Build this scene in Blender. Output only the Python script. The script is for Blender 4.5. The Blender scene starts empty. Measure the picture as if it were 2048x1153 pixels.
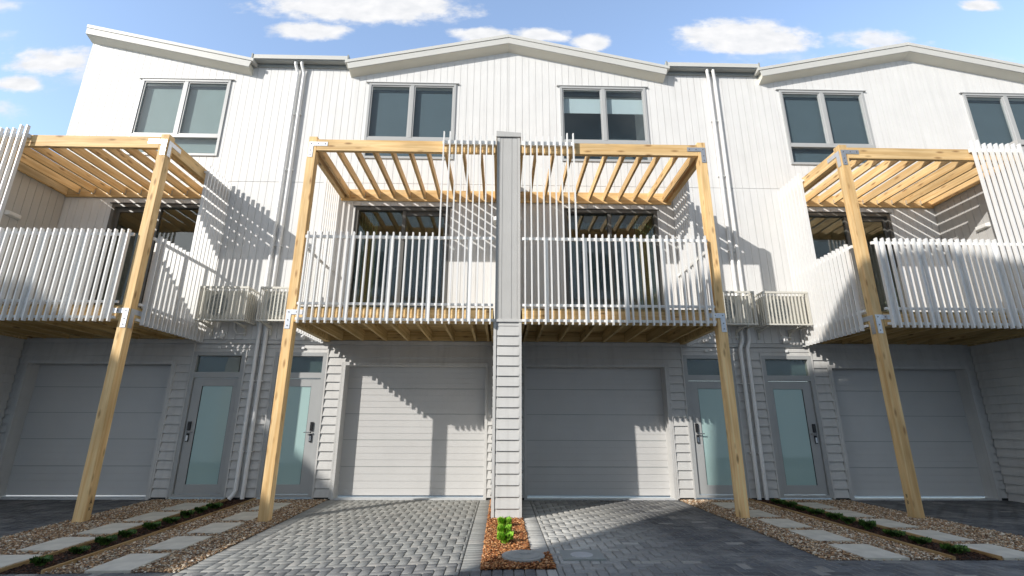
import bpy, bmesh, math, random
import numpy as np
from mathutils import Matrix, Vector
random.seed(7); rng = np.random.default_rng(7)
SC = bpy.context.scene
COL = SC.collection
R = math.radians

# ------------------------------------------------------------------ camera
YAW, PITCH, ROLL = 0.0208, 0.2803, 0.0038
CAMPOS = Vector((-0.09, -9.5367, 1.2597))
fwd = Vector((math.sin(YAW)*math.cos(PITCH), math.cos(YAW)*math.cos(PITCH), math.sin(PITCH)))
rt0 = Vector((math.cos(YAW), -math.sin(YAW), 0)); up0 = rt0.cross(fwd)
rt = rt0*math.cos(ROLL) + up0*math.sin(ROLL); up = up0*math.cos(ROLL) - rt0*math.sin(ROLL)
cd = bpy.data.cameras.new('camera'); cam = bpy.data.objects.new('camera', cd); COL.objects.link(cam)
cd.sensor_width = 36; cd.lens = 970.66/2048*36; cd.clip_start = .05; cd.clip_end = 2000
M = Matrix((rt, up, -fwd)).transposed().to_4x4(); M.translation = CAMPOS
cam.matrix_world = M
SC.camera = cam

# ------------------------------------------------------------------ light
SUNV = Vector((-1.07, -1.0, 0.73)).normalized()          # towards the sun
SUN_EL = math.asin(SUNV.z); SUN_AZ = math.atan2(SUNV.x, SUNV.y)
sd = bpy.data.lights.new('sun', 'SUN'); sd.energy = 4.0; sd.angle = R(.5); sd.color = (1, .95, .88)
so = bpy.data.objects.new('sun', sd); COL.objects.link(so)
so.rotation_euler = (-SUNV).to_track_quat('-Z', 'Y').to_euler(); so.location = (-20, -20, 20)
SC.view_settings.view_transform = 'Standard'; SC.view_settings.look = 'None'
SC.view_settings.gamma = 1; SC.view_settings.exposure = .1

W = bpy.data.worlds.new('World'); SC.world = W; W.use_nodes = True
nt = W.node_tree; nt.nodes.clear(); L = nt.links.new
def N(t, tree=None, **k):
    n = (tree or nt).nodes.new(t)
    for a, b in k.items(): setattr(n, a, b)
    return n
wo = N('ShaderNodeOutputWorld'); bg = N('ShaderNodeBackground'); bg.inputs[1].default_value = .15
sky = N('ShaderNodeTexSky'); sky.sky_type = 'NISHITA'; sky.sun_disc = False
sky.sun_elevation = SUN_EL; sky.sun_rotation = SUN_AZ; sky.air_density = 1.0; sky.dust_density = .6; sky.ozone_density = 1.3
tc = N('ShaderNodeTexCoord'); sx = N('ShaderNodeSeparateXYZ'); L(tc.outputs['Generated'], sx.inputs[0])
def mth(op, a, b=None, c=None, clamp=False):
    m = N('ShaderNodeMath', operation=op); m.use_clamp = clamp
    for i, v in enumerate((a, b, c)):
        if v is None: continue
        if isinstance(v, (int, float)): m.inputs[i].default_value = v
        else: L(v, m.inputs[i])
    return m.outputs[0]
ay = mth('MAXIMUM', mth('ABSOLUTE', sx.outputs[1]), .02)
uu = mth('DIVIDE', sx.outputs[0], ay); vv = mth('DIVIDE', sx.outputs[2], ay)
cmb = N('ShaderNodeCombineXYZ'); L(uu, cmb.inputs[0]); L(mth('MULTIPLY', vv, 1.7), cmb.inputs[1])
nz = N('ShaderNodeTexNoise'); nz.inputs['Scale'].default_value = 13; nz.inputs['Detail'].default_value = 7; nz.inputs['Roughness'].default_value = .6
L(cmb.outputs[0], nz.inputs['Vector'])
nz2 = N('ShaderNodeTexNoise'); nz2.inputs['Scale'].default_value = 22; nz2.inputs['Detail'].default_value = 3
L(cmb.outputs[0], nz2.inputs['Vector'])
nn = mth('ADD', mth('MULTIPLY', mth('SUBTRACT', nz.outputs[0], .5), 1.9), mth('MULTIPLY', mth('SUBTRACT', nz2.outputs[0], .5), .3))
# cumulus: centre u, v, half width, half height up, down, weight
CL = [(-.36, 1.03, .26, .08, .055, 1.1), (-.49, .952, .10, .030, .030, 1), (-1.085, .842, .13, .045, .035, .85), (-1.155, .780, .065, .028, .022, .9), (-1.0, .81, .09, .04, .03, .5),
      (-1.04, .79, .09, .03, .03, .35), (-1.17, .71, .06, .03, .03, .5), (-.06, .952, .075, .022, .03, 1), (.095, .952, .075, .022, .02, 1), (.215, .932, .045, .035, .03, 1),
      (.615, .948, .175, .068, .040, 1.2), (.95, .955, .12, .038, .04, .7), (1.26, 1.075, .055, .026, .018, 1), (-1.26, 1.01, .06, .03, .02, .5), (-1.25, .92, .05, .02, .02, .4),
      (.7, .90, .2, .03, .03, .35), (1.2, .9, .2, .03, .02, .3), (-.12, 1.055, .05, .02, .01, .4)]
dens = None
for (cu, cv, ru, rv, rd, w) in CL:
    du = mth('DIVIDE', mth('SUBTRACT', uu, cu), ru)
    dv0 = mth('SUBTRACT', vv, cv)
    dv = mth('ADD', mth('DIVIDE', mth('MAXIMUM', dv0, 0), rv), mth('DIVIDE', mth('MINIMUM', dv0, 0), rd))
    d = mth('SQRT', mth('ADD', mth('MULTIPLY', du, du), mth('MULTIPLY', dv, dv)))
    m = mth('MULTIPLY', mth('SUBTRACT', 1.22, d), w)
    k = mth('MULTIPLY', mth('ADD', m, mth('MULTIPLY', nn, .85)), 1.6, clamp=True)
    k = mth('MULTIPLY', k, min(1, w + .1))
    dens = k if dens is None else mth('MAXIMUM', dens, k)
sm = mth('MULTIPLY', mth('MULTIPLY', dens, dens), mth('SUBTRACT', 3, mth('MULTIPLY', dens, 2)))
# a few loose clouds over the rest of the sky
nz3 = N('ShaderNodeTexNoise'); nz3.inputs['Scale'].default_value = 3.2; nz3.inputs['Detail'].default_value = 8
L(tc.outputs['Generated'], nz3.inputs['Vector'])
back = mth('MULTIPLY', mth('MULTIPLY', mth('SUBTRACT', nz3.outputs[0], .56), 8, clamp=True), mth('MULTIPLY', mth('MULTIPLY', sx.outputs[1], -6), 1, clamp=True))
sm = mth('MAXIMUM', sm, back)
cc = N('ShaderNodeMix', data_type='RGBA'); cc.inputs[6].default_value = (4.6, 4.8, 5.1, 1); cc.inputs[7].default_value = (7.0, 6.9, 6.9, 1)
L(nz2.outputs[0], cc.inputs[0])
tint = N('ShaderNodeMix', data_type='RGBA', blend_type='MULTIPLY'); tint.inputs[0].default_value = 1
hz = mth('MULTIPLY_ADD', mth('MULTIPLY', mth('ADD', sx.outputs[1], .15), 2.2, clamp=True), 1.5, 1.0)
L(hz, tint.inputs[7])
bwn = N('ShaderNodeRGBToBW'); L(sky.outputs[0], bwn.inputs[0])
whit = N('ShaderNodeMix', data_type='RGBA'); L(mth('MAXIMUM', mth('MULTIPLY', mth('MULTIPLY_ADD', sx.outputs[1], -1.2, .35, clamp=True), .75), .13), whit.inputs[0])   # milky sky on the sun's side
L(sky.outputs[0], whit.inputs[6]); L(bwn.outputs[0], whit.inputs[7]); L(whit.outputs[2], tint.inputs[6])
mx = N('ShaderNodeMix', data_type='RGBA'); L(sm, mx.inputs[0]); L(tint.outputs[2], mx.inputs[6]); L(cc.outputs[2], mx.inputs[7])
L(mx.outputs[2], bg.inputs[0]); L(bg.outputs[0], wo.inputs[0])

# ------------------------------------------------------------------ materials
def newmat(name):
    m = bpy.data.materials.new(name); m.use_nodes = True
    t = m.node_tree; b = t.nodes['Principled BSDF']; return m, t, b
def paint(name, col, rough=.5, var=.05, bump=.05, scale=6, metal=0, spec=.4, dirt=0, streak=0):
    m, t, b = newmat(name)
    b.inputs['Roughness'].default_value = rough; b.inputs['Metallic'].default_value = metal
    b.inputs['Specular IOR Level'].default_value = spec
    tcx = N('ShaderNodeTexCoord', t); nz = N('ShaderNodeTexNoise', t); nz.inputs['Scale'].default_value = scale; nz.inputs['Detail'].default_value = 6
    t.links.new(tcx.outputs['Object'], nz.inputs['Vector'])
    mp = N('ShaderNodeMapRange', t); mp.inputs[1].default_value = .3; mp.inputs[2].default_value = .7
    mp.inputs[3].default_value = 1-var; mp.inputs[4].default_value = 1+var; t.links.new(nz.outputs[0], mp.inputs[0])
    mul = N('ShaderNodeMix', t, data_type='RGBA', blend_type='MULTIPLY'); mul.inputs[0].default_value = 1
    mul.inputs[6].default_value = (*col, 1); t.links.new(mp.outputs[0], mul.inputs[7])
    last = mul.outputs[2]
    if streak:   # faint rain streaks, long in z
        mp2 = N('ShaderNodeMapping', t); mp2.inputs['Scale'].default_value = (14, 14, .5); t.links.new(tcx.outputs['Object'], mp2.inputs['Vector'])
        n3 = N('ShaderNodeTexNoise', t); n3.inputs['Scale'].default_value = 1; n3.inputs['Detail'].default_value = 4; t.links.new(mp2.outputs[0], n3.inputs['Vector'])
        r3 = N('ShaderNodeMapRange', t); r3.inputs[1].default_value = .5; r3.inputs[2].default_value = .8; r3.inputs[3].default_value = 1; r3.inputs[4].default_value = 1-streak
        t.links.new(n3.outputs[0], r3.inputs[0]); m3 = N('ShaderNodeMix', t, data_type='RGBA', blend_type='MULTIPLY'); m3.inputs[0].default_value = 1
        t.links.new(last, m3.inputs[6]); t.links.new(r3.outputs[0], m3.inputs[7]); last = m3.outputs[2]
    t.links.new(last, b.inputs['Base Color'])
    if bump:
        n2 = N('ShaderNodeTexNoise', t); n2.inputs['Scale'].default_value = 90; t.links.new(tcx.outputs['Object'], n2.inputs['Vector'])
        bp = N('ShaderNodeBump', t); bp.inputs['Strength'].default_value = bump; bp.inputs['Distance'].default_value = .004
        t.links.new(n2.outputs[0], bp.inputs['Height']); t.links.new(bp.outputs[0], b.inputs['Normal'])
    return m
def timber(name, c1, c2, axis, rough=.6, knots=1):
    m, t, b = newmat(name); b.inputs['Roughness'].default_value = rough; b.inputs['Specular IOR Level'].default_value = .25
    tcx = N('ShaderNodeTexCoord', t); oi = N('ShaderNodeObjectInfo', t)
    add = N('ShaderNodeVectorMath', t, operation='ADD'); sc = N('ShaderNodeVectorMath', t, operation='SCALE')
    cb = N('ShaderNodeCombineXYZ', t)
    for i in range(3): t.links.new(oi.outputs['Random'], cb.inputs[i])
    t.links.new(cb.outputs[0], sc.inputs[0]); sc.inputs['Scale'].default_value = 37
    t.links.new(tcx.outputs['Object'], add.inputs[0]); t.links.new(sc.outputs[0], add.inputs[1])
    def mapped(s_along, s_across):
        mp = N('ShaderNodeMapping', t); v = [s_across]*3; v[axis] = s_along; mp.inputs['Scale'].default_value = v
        t.links.new(add.outputs[0], mp.inputs['Vector']); return mp.outputs[0]
    n1 = N('ShaderNodeTexNoise', t); n1.inputs['Scale'].default_value = 1; n1.inputs['Detail'].default_value = 5; n1.inputs['Distortion'].default_value = .6
    t.links.new(mapped(.9, 26), n1.inputs['Vector'])
    n2 = N('ShaderNodeTexNoise', t); n2.inputs['Scale'].default_value = 1; n2.inputs['Detail'].default_value = 3
    t.links.new(mapped(1.2, 5), n2.inputs['Vector'])
    rp = N('ShaderNodeMapRange', t); rp.inputs[1].default_value = .36; rp.inputs[2].default_value = .66; t.links.new(n1.outputs[0], rp.inputs[0])
    mx = N('ShaderNodeMix', t, data_type='RGBA'); mx.inputs[6].default_value = (*c1, 1); mx.inputs[7].default_value = (*c2, 1); t.links.new(rp.outputs[0], mx.inputs[0])
    rp2 = N('ShaderNodeMapRange', t); rp2.inputs[1].default_value = .3; rp2.inputs[2].default_value = .7; rp2.inputs[3].default_value = .8; rp2.inputs[4].default_value = 1.15
    t.links.new(n2.outputs[0], rp2.inputs[0])
    ml = N('ShaderNodeMix', t, data_type='RGBA', blend_type='MULTIPLY'); ml.inputs[0].default_value = 1
    ob = N('ShaderNodeMapRange', t); ob.inputs[3].default_value = .82; ob.inputs[4].default_value = 1.12; t.links.new(oi.outputs['Random'], ob.inputs[0])
    mm_ = N('ShaderNodeMath', t, operation='MULTIPLY'); t.links.new(rp2.outputs[0], mm_.inputs[0]); t.links.new(ob.outputs[0], mm_.inputs[1])
    t.links.new(mx.outputs[2], ml.inputs[6]); t.links.new(mm_.outputs[0], ml.inputs[7])
    vo = N('ShaderNodeTexVoronoi', t); vo.inputs['Scale'].default_value = 1; t.links.new(mapped(2.6, 9), vo.inputs['Vector'])
    kr = N('ShaderNodeMapRange', t); kr.inputs[1].default_value = .08; kr.inputs[2].default_value = .24; kr.inputs[3].default_value = .75*knots; kr.inputs[4].default_value = 0
    t.links.new(vo.outputs['Distance'], kr.inputs[0])
    km = N('ShaderNodeMix', t, data_type='RGBA'); t.links.new(kr.outputs[0], km.inputs[0]); t.links.new(ml.outputs[2], km.inputs[6])
    km.inputs[7].default_value = (c2[0]*.35, c2[1]*.25, c2[2]*.2, 1)
    t.links.new(km.outputs[2], b.inputs['Base Color'])
    bp = N('ShaderNodeBump', t); bp.inputs['Strength'].default_value = .25; bp.inputs['Distance'].default_value = .003
    t.links.new(n1.outputs[0], bp.inputs['Height']); t.links.new(bp.outputs[0], b.inputs['Normal'])
    return m
PC1, PC2 = (.95, .69, .36), (.81, .51, .22)
MT = {}
PB1, PB2 = (.84, .60, .31), (.68, .43, .18)
MT['pineX'] = timber('pine along x', PB1, PB2, 0); MT['pineY'] = timber('pine along y', PB1, PB2, 1); MT['pineZ'] = timber('pine along z', PC1, PC2, 2)
MT['deckX'] = timber('treated pine along x', (.66, .49, .24), (.44, .30, .12), 0); MT['deckY'] = timber('treated pine along y', (.66, .49, .24), (.44, .30, .12), 1)
MT['edge'] = timber('garden edging pine', (.55, .38, .18), (.38, .22, .09), 1)
MT['white'] = paint('white cladding paint', (.765, .763, .753), .55, .03, .04, 2, streak=.10)
MT['grey'] = paint('light grey cladding paint', (.58, .575, .56), .5, .05, .05, 3, streak=.12)
MT['fin'] = paint('mid grey panel paint', (.50, .495, .48), .5, .03, .04, 3)
MT['garage'] = paint('grey ribbed steel', (.58, .575, .565), .32, .03, .02, 2, spec=.6)
MT['frame'] = paint('grey powder coated aluminium', (.40, .41, .41), .38, .02, 0, 3, spec=.5)
MT['wframe'] = paint('pale grey powder coated aluminium', (.45, .46, .46), .38, .02, 0, 3, spec=.5)
MT['dark'] = paint('charcoal aluminium', (.12, .118, .11), .35, .05, 0, 3, spec=.5)
MT['slat'] = paint('white powder coated slat', (.82, .82, .81), .35, .02, 0, 3, spec=.5)
MT['pvc'] = paint('white downpipe plastic', (.86, .86, .85), .3, .02, 0, 3, spec=.5)
MT['soffit'] = paint('cream soffit', (.78, .76, .66), .6, .03, .03, 2)
MT['barge'] = paint('off white barge board', (.60, .60, .57), .45, .02, 0, 2)
MT['roof'] = paint('pale grey roof steel', (.62, .62, .59), .4, .03, 0, 1)
MT['gutter'] = paint('grey gutter steel', (.34, .36, .35), .4, .03, 0, 2)
MT['galv'] = paint('galvanised steel', (.62, .64, .68), .33, .08, .02, 30, metal=.85)
MT['cream'] = paint('cream steel', (.70, .68, .61), .45, .03, 0, 4)
MT['black'] = paint('black plastic', (.02, .02, .022), .3, .1, 0, 10)
MT['chrome'] = paint('satin metal', (.55, .55, .55), .25, .05, 0, 10, metal=1)
MT['plinth'] = paint('dark concrete plinth', (.06, .06, .06), .9, .2, .3, 8)
MT['alu'] = paint('mill aluminium strip', (.55, .56, .57), .4, .05, 0, 10)
MT['slab'] = paint('honed concrete slab', (.66, .62, .53), .85, .13, .15, 5)
MT['concrete'] = paint('grey concrete', (.36, .36, .34), .85, .12, .3, 14)
MT['soil'] = paint('dark soil', (.045, .028, .018), .95, .5, 1.0, 40)
MT['sub'] = paint('gravel bed', (.16, .12, .085), .95, .4, 1.0, 60)
MT['barkbed'] = paint('bark bed', (.16, .065, .028), .95, .4, 1.0, 60)
MT['interior'] = paint('interior plaster', (.42, .42, .35), .8, .05, 0, 2)
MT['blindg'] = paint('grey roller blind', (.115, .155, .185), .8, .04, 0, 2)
MT['blindw'] = paint('pale roller blind', (.62, .70, .74), .8, .03, 0, 2)
MT['blindl'] = paint('light grey blind', (.33, .39, .39), .8, .04, 0, 2)
MT['curtain'] = paint('olive curtain', (.20, .21, .10), .9, .1, 0, 8)
MT['lens'] = paint('white light diffuser', (.75, .75, .73), .4, .02, 0, 5)
MT['opp'] = paint('pale rendered wall', (.72, .72, .70), .7, .04, .05, 1)
MT['ink'] = paint('dark stamp ink', (.05, .035, .02), .8, .1, 0, 5)
def glassmat(name, tint, mul, add):
    m, t, b = newmat(name); t.nodes.remove(b); out = t.nodes['Material Output']
    tr = N('ShaderNodeBsdfTransparent', t); tr.inputs[0].default_value = (*tint, 1)
    gl = N('ShaderNodeBsdfGlossy', t); gl.inputs['Roughness'].default_value = .015; gl.inputs[0].default_value = (.95, .97, 1, 1)
    lw = N('ShaderNodeLayerWeight', t); lw.inputs['Blend'].default_value = .5
    fr = N('ShaderNodeMath', t, operation='POWER'); t.links.new(lw.outputs['Facing'], fr.inputs[0]); fr.inputs[1].default_value = 4
    ma = N('ShaderNodeMath', t, operation='MULTIPLY_ADD'); ma.inputs[1].default_value = mul; ma.inputs[2].default_value = add; ma.use_clamp = True
    t.links.new(fr.outputs[0], ma.inputs[0]); ms = N('ShaderNodeMixShader', t)
    t.links.new(ma.outputs[0], ms.inputs[0]); t.links.new(tr.outputs[0], ms.inputs[1]); t.links.new(gl.outputs[0], ms.inputs[2]); t.links.new(ms.outputs[0], out.inputs[0])
    tcx = N('ShaderNodeTexCoord', t); n2 = N('ShaderNodeTexNoise', t); n2.inputs['Scale'].default_value = 1.3; t.links.new(tcx.outputs['Object'], n2.inputs['Vector'])
    bp = N('ShaderNodeBump', t); bp.inputs['Strength'].default_value = .06; bp.inputs['Distance'].default_value = .05
    t.links.new(n2.outputs[0], bp.inputs['Height']); t.links.new(bp.outputs[0], gl.inputs['Normal'])
    return m
MT['glass'] = glassmat('window glass', (.90, .93, .93), .9, .035)
MT['glassd'] = glassmat('sliding door glass', (.80, .84, .80), .9, .07)
m, t, b = newmat('frosted teal glass'); b.inputs['Base Color'].default_value = (.40, .56, .54, 1); b.inputs['Roughness'].default_value = .04; b.inputs['Specular IOR Level'].default_value = 1.0
tcx = N('ShaderNodeTexCoord', t); n2 = N('ShaderNodeTexNoise', t); n2.inputs['Scale'].default_value = 1.5; t.links.new(tcx.outputs['Object'], n2.inputs['Vector'])
bp_ = N('ShaderNodeBump', t); bp_.inputs['Strength'].default_value = .05; bp_.inputs['Distance'].default_value = .05; t.links.new(n2.outputs[0], bp_.inputs['Height']); t.links.new(bp_.outputs[0], b.inputs['Normal'])
MT['frost'] = m
def attrmat(name, rough=.85, extra=None, spec=.3):
    m, t, b = newmat(name); b.inputs['Roughness'].default_value = rough; b.inputs['Specular IOR Level'].default_value = spec
    a = N('ShaderNodeVertexColor', t, layer_name='tint')
    nz = N('ShaderNodeTexNoise', t); nz.inputs['Scale'].default_value = 45; nz.inputs['Detail'].default_value = 6
    tcx = N('ShaderNodeTexCoord', t); t.links.new(tcx.outputs['Object'], nz.inputs['Vector'])
    mp = N('ShaderNodeMapRange', t); mp.inputs[3].default_value = .7; mp.inputs[4].default_value = 1.3; t.links.new(nz.outputs[0], mp.inputs[0])
    ml = N('ShaderNodeMix', t, data_type='RGBA', blend_type='MULTIPLY'); ml.inputs[0].default_value = 1
    t.links.new(a.outputs[0], ml.inputs[6]); t.links.new(mp.outputs[0], ml.inputs[7])
    last = ml.outputs[2]
    if extra:   # pale efflorescence, in patches
        n3 = N('ShaderNodeTexNoise', t); n3.inputs['Scale'].default_value = 2.1; n3.inputs['Detail'].default_value = 8; n3.inputs['Roughness'].default_value = .65
        t.links.new(tcx.outputs['Object'], n3.inputs['Vector'])
        r3 = N('ShaderNodeMapRange', t); r3.inputs[1].default_value = .45; r3.inputs[2].default_value = .72; r3.inputs[3].default_value = 0; r3.inputs[4].default_value = .55
        t.links.new(n3.outputs[0], r3.inputs[0])
        mm = N('ShaderNodeMix', t, data_type='RGBA'); t.links.new(r3.outputs[0], mm.inputs[0]); t.links.new(last, mm.inputs[6]); mm.inputs[7].default_value = (*extra, 1)
        last = mm.outputs[2]
    t.links.new(last, b.inputs['Base Color'])
    bp = N('ShaderNodeBump', t); bp.inputs['Strength'].default_value = .4; bp.inputs['Distance'].default_value = .004
    t.links.new(nz.outputs[0], bp.inputs['Height']); t.links.new(bp.outputs[0], b.inputs['Normal'])
    return m
MT['paver'] = attrmat('concrete paver', .8, (.40, .39, .36)); MT['stone'] = attrmat('river gravel', .8); MT['bark'] = attrmat('bark chips', .85); MT['leaf'] = attrmat('leaves', .6)
MT['joint'] = paint('jointing sand', (.20, .19, .175), .95, .3, .5, 30)

# ------------------------------------------------------------------ mesh helpers
class MB:
    def __init__(s, mp=None): s.v = []; s.f = []; s.mp = mp or (lambda x, y, z: (x, y, z))
    def add(s, vs, fs):
        o = len(s.v); s.v += [s.mp(*p) for p in vs]; s.f += [tuple(i+o for i in f) for f in fs]; return s
    def box(s, x0, x1, y0, y1, z0, z1, zt=None):
        a, b_ = (z1, z1) if zt is None else zt
        return s.add([(x0,y0,z0),(x1,y0,z0),(x1,y1,z0),(x0,y1,z0),(x0,y0,a),(x1,y0,b_),(x1,y1,b_),(x0,y1,a)],
              [(0,1,2,3),(4,7,6,5),(0,4,5,1),(1,5,6,2),(2,6,7,3),(3,7,4,0)])
    def prism(s, poly, y0, y1):
        n = len(poly); v = [(x, y0, z) for x, z in poly]+[(x, y1, z) for x, z in poly]
        return s.add(v, [tuple(range(n)), tuple(range(2*n-1, n-1, -1))]+[(i, i+n, (i+1) % n+n, (i+1) % n) for i in range(n)])
    def prismx(s, poly, x0, x1):   # poly in (y, z)
        n = len(poly); v = [(x0, y, z) for y, z in poly]+[(x1, y, z) for y, z in poly]
        return s.add(v, [tuple(range(n)), tuple(range(2*n-1, n-1, -1))]+[(i, i+n, (i+1) % n+n, (i+1) % n) for i in range(n)])
    def tube(s, pts, r, n=12, cap=True):
        P = [Vector(p) for p in pts]; rings = []
        for i, p in enumerate(P):
            d = (P[min(i+1, len(P)-1)]-P[max(i-1, 0)]).normalized()
            a = d.cross(Vector((0.31, .95, .05))); a = a.normalized() if a.length > .01 else Vector((1, 0, 0)); c = d.cross(a)
            rr = r[i] if isinstance(r, (list, tuple)) else r
            rings.append([tuple(p+(a*math.cos(2*math.pi*k/n)+c*math.sin(2*math.pi*k/n))*rr) for k in range(n)])
        f = []
        for i in range(len(P)-1):
            for k in range(n): f.append((i*n+k, i*n+(k+1) % n, (i+1)*n+(k+1) % n, (i+1)*n+k))
        if cap: f.append(tuple(range(n-1, -1, -1))); f.append(tuple((len(P)-1)*n+k for k in range(n)))
        return s.add([q for r_ in rings for q in r_], f)
    def build(s, name, mat, parent=None, bevel=0, smooth=False, origin=None, **tags):
        me = bpy.data.meshes.new(name)
        o0 = Vector(origin) if origin else Vector((0, 0, 0))
        me.from_pydata([tuple(Vector(p)-o0) for p in s.v], [], s.f)
        bm = bmesh.new(); bm.from_mesh(me); bmesh.ops.recalc_face_normals(bm, faces=bm.faces); bm.to_mesh(me); bm.free()
        me.materials.append(MT[mat] if isinstance(mat, str) else mat)
        o = bpy.data.objects.new(name, me); COL.objects.link(o); o.location = o0
        if parent is not None:
            o.parent = parent; o.location = o0-Vector(parent.get('_w', (0, 0, 0)))
        o['_w'] = tuple(o0)
        if bevel:
            b = o.modifiers.new('bevel', 'BEVEL'); b.width = bevel; b.segments = 2; b.limit_method = 'ANGLE'
        if smooth:
            me.polygons.foreach_set('use_smooth', [True]*len(me.polygons))
            md = o.modifiers.new('es', 'EDGE_SPLIT'); md.split_angle = R(40)
        for k, v in tags.items(): o[k] = v
        return o
def thing(name, label, cat, loc=(0, 0, 0), group=None, kind=None):
    o = bpy.data.objects.new(name, None); COL.objects.link(o); o.location = loc; o['_w'] = tuple(loc)
    o['label'] = label; o['category'] = cat; o.empty_display_size = .2
    if group: o['group'] = group
    if kind: o['kind'] = kind
    return o
def tag(o, label, cat, group=None):
    o['label'] = label; o['category'] = cat
    if group: o['group'] = group
    return o

# ------------------------------------------------------------------ ground
def gz(x, y):
    s = .022*np.clip(-np.asarray(x, float)/3, 0, 1) + .006*np.clip((-np.asarray(x, float)-3)/3, 0, 1)
    return s*np.maximum(np.minimum(np.asarray(y, float), 0), -8)
def rawmesh(name, V, F, mat, cols=None, kind=None, label=None, cat=None):
    V = np.asarray(V, np.float32); F = np.asarray(F, np.int32); k = F.shape[1]
    me = bpy.data.meshes.new(name); me.vertices.add(len(V)); me.vertices.foreach_set('co', V.ravel())
    me.loops.add(F.size); me.loops.foreach_set('vertex_index', F.ravel())
    me.polygons.add(len(F)); me.polygons.foreach_set('loop_start', np.arange(0, F.size, k, dtype=np.int32))
    me.update(calc_edges=True)
    if cols is not None:
        a = me.color_attributes.new('tint', 'FLOAT_COLOR', 'POINT')
        c = np.ones((len(V), 4), np.float32); c[:, :3] = cols; a.data.foreach_set('color', c.ravel())
    me.materials.append(MT[mat]); o = bpy.data.objects.new(name, me); COL.objects.link(o)
    if kind: o['kind'] = kind
    if label: o['label'] = label
    if cat: o['category'] = cat
    return o
def sheet(name, x0, x1, y0, y1, dz, mat, n=24, **k):
    xs = np.linspace(x0, x1, n+1); ys = np.linspace(y0, y1, n+1); X, Y = np.meshgrid(xs, ys)
    Z = gz(X, Y)+dz; V = np.stack([X, Y, Z], -1).reshape(-1, 3)
    i = np.arange(n)[:, None]*(n+1)+np.arange(n)[None]; F = np.stack([i, i+1, i+n+2, i+n+1], -1).reshape(-1, 4)
    return rawmesh(name, V, F, mat, **k)
sheet('ground', -400, 400, -400, 400, -.45, 'concrete', kind='structure')
sheet('joint_sand_bed', -24, 24, -8.2, .3, -.026, 'joint', n=160, kind='structure')
sheet('road', -24, 24, -13.9, -8.2, -.01, 'plinth', n=40, kind='structure')

def pavers(name, rects, tone0=(.165, .168, .172), palef=.05):
    """herringbone 2:1 blocks clipped to rectangles, with soldier courses; each block a chamfered slab"""
    a = .1; blocks = []
    for (x0, x1, y0, y1, mode) in rects:
        if mode == 'h':
            for m_ in range(-260, 260):
                for n_ in range(-140, 140):
                    bx = m_+2*n_; by = m_-2*n_
                    for (w, h, ox, oy) in ((2, 1, 0, 0), (1, 2, 0, 1)):
                        X0 = (bx+ox)*a; Y0 = (by+oy)*a
                        X1 = X0+w*a; Y1 = Y0+h*a
                        if X1 <= x0+.02 or X0 >= x1-.02 or Y1 <= y0+.02 or Y0 >= y1-.02: continue
                        blocks.append((max(X0, x0), min(X1, x1), max(Y0, y0), min(Y1, y1)))
        elif mode == 'sx':    # laid across, row running along y
            y = y0
            while y < y1-.02: blocks.append((x0, x1, y, min(y+a, y1))); y += a
        elif mode == 'sy':
            x = x0
            while x < x1-.02: blocks.append((x, min(x+a, x1), y0, y1)); x += a
    B = np.array(blocks); n = len(B); g = .0055; c = .005
    x0, x1, y0, y1 = B[:, 0]+g, B[:, 1]-g, B[:, 2]+g, B[:, 3]-g
    lift = rng.normal(0, .0012, n); tx = rng.normal(0, .006, n); ty = rng.normal(0, .006, n)
    def ring(i, z):
        xs = [x0+i, x1-i, x1-i, x0+i]; ys = [y0+i, y0+i, y1-i, y1-i]; out = []
        for X, Y in zip(xs, ys):
            out.append(np.stack([X, Y, gz(X, Y)+z+lift+(X-(x0+x1)/2)*tx+(Y-(y0+y1)/2)*ty], -1))
        return np.stack(out, 1)
    V = np.concatenate([ring(0, -.05), ring(0, -.006), ring(c, 0)], 1).reshape(-1, 3)
    base = np.arange(n)[:, None, None]*12
    f = np.array([[8, 9, 10, 11]]+[[k+4, (k+1) % 4+4, (k+1) % 4+8, k+8] for k in range(4)]+[[k, (k+1) % 4, (k+1) % 4+4, k+4] for k in range(4)])
    F = (base+f[None]).reshape(-1, 4)
    tone = np.clip(rng.normal(1, .11, n), .6, 1.5); col = tone[:, None]*np.array(tone0)
    pale = rng.random(n) < palef; col[pale] = np.array([.30, .29, .27])*rng.uniform(.8, 1.1, (pale.sum(), 1))
    cx_, cy_ = (x0+x1)/2, (y0+y1)/2
    w = np.clip(1.15-np.abs(cx_-.55)*.75, 0, 1)*np.clip(1.6-np.abs(cy_+2.2)*.5, 0, 1)*(cx_ > .2)+np.where((cx_ < -.2) & (cx_ > -3.2) & (cy_ > -4.6), .22, 0)  # efflorescence plus sunlight put into the tint: blocks paler in the sunlit area
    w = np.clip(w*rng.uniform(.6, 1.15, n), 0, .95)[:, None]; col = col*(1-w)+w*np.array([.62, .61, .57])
    C = np.repeat(col, 12, 0).reshape(n, 12, 3); C[:, :8] = C[:, :8]*.5+.5*np.array([.40, .39, .36]); 
    return rawmesh(name, V, F, 'paver', C.reshape(-1, 3), kind='structure')
pavers('driveway_paving', [(-3.0, -.46, -4.2, .0, 'h'), (-3.2, -3.0, -4.2, 0, 'sx'), (-.46, -.26, -4.5, 0, 'sx')], (.22, .225, .215), .1)  # tones carry sun and shade: sunlit left drive lighter, shaded drives below darker
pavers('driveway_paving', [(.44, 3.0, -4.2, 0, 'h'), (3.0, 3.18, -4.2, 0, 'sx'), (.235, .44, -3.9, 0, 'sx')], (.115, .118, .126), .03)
pavers('outer_driveway_paving', [(-9.3, -6.3, -4.2, 0, 'h'), (6.3, 9.3, -4.2, 0, 'h')], (.10, .104, .112), .02)
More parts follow.
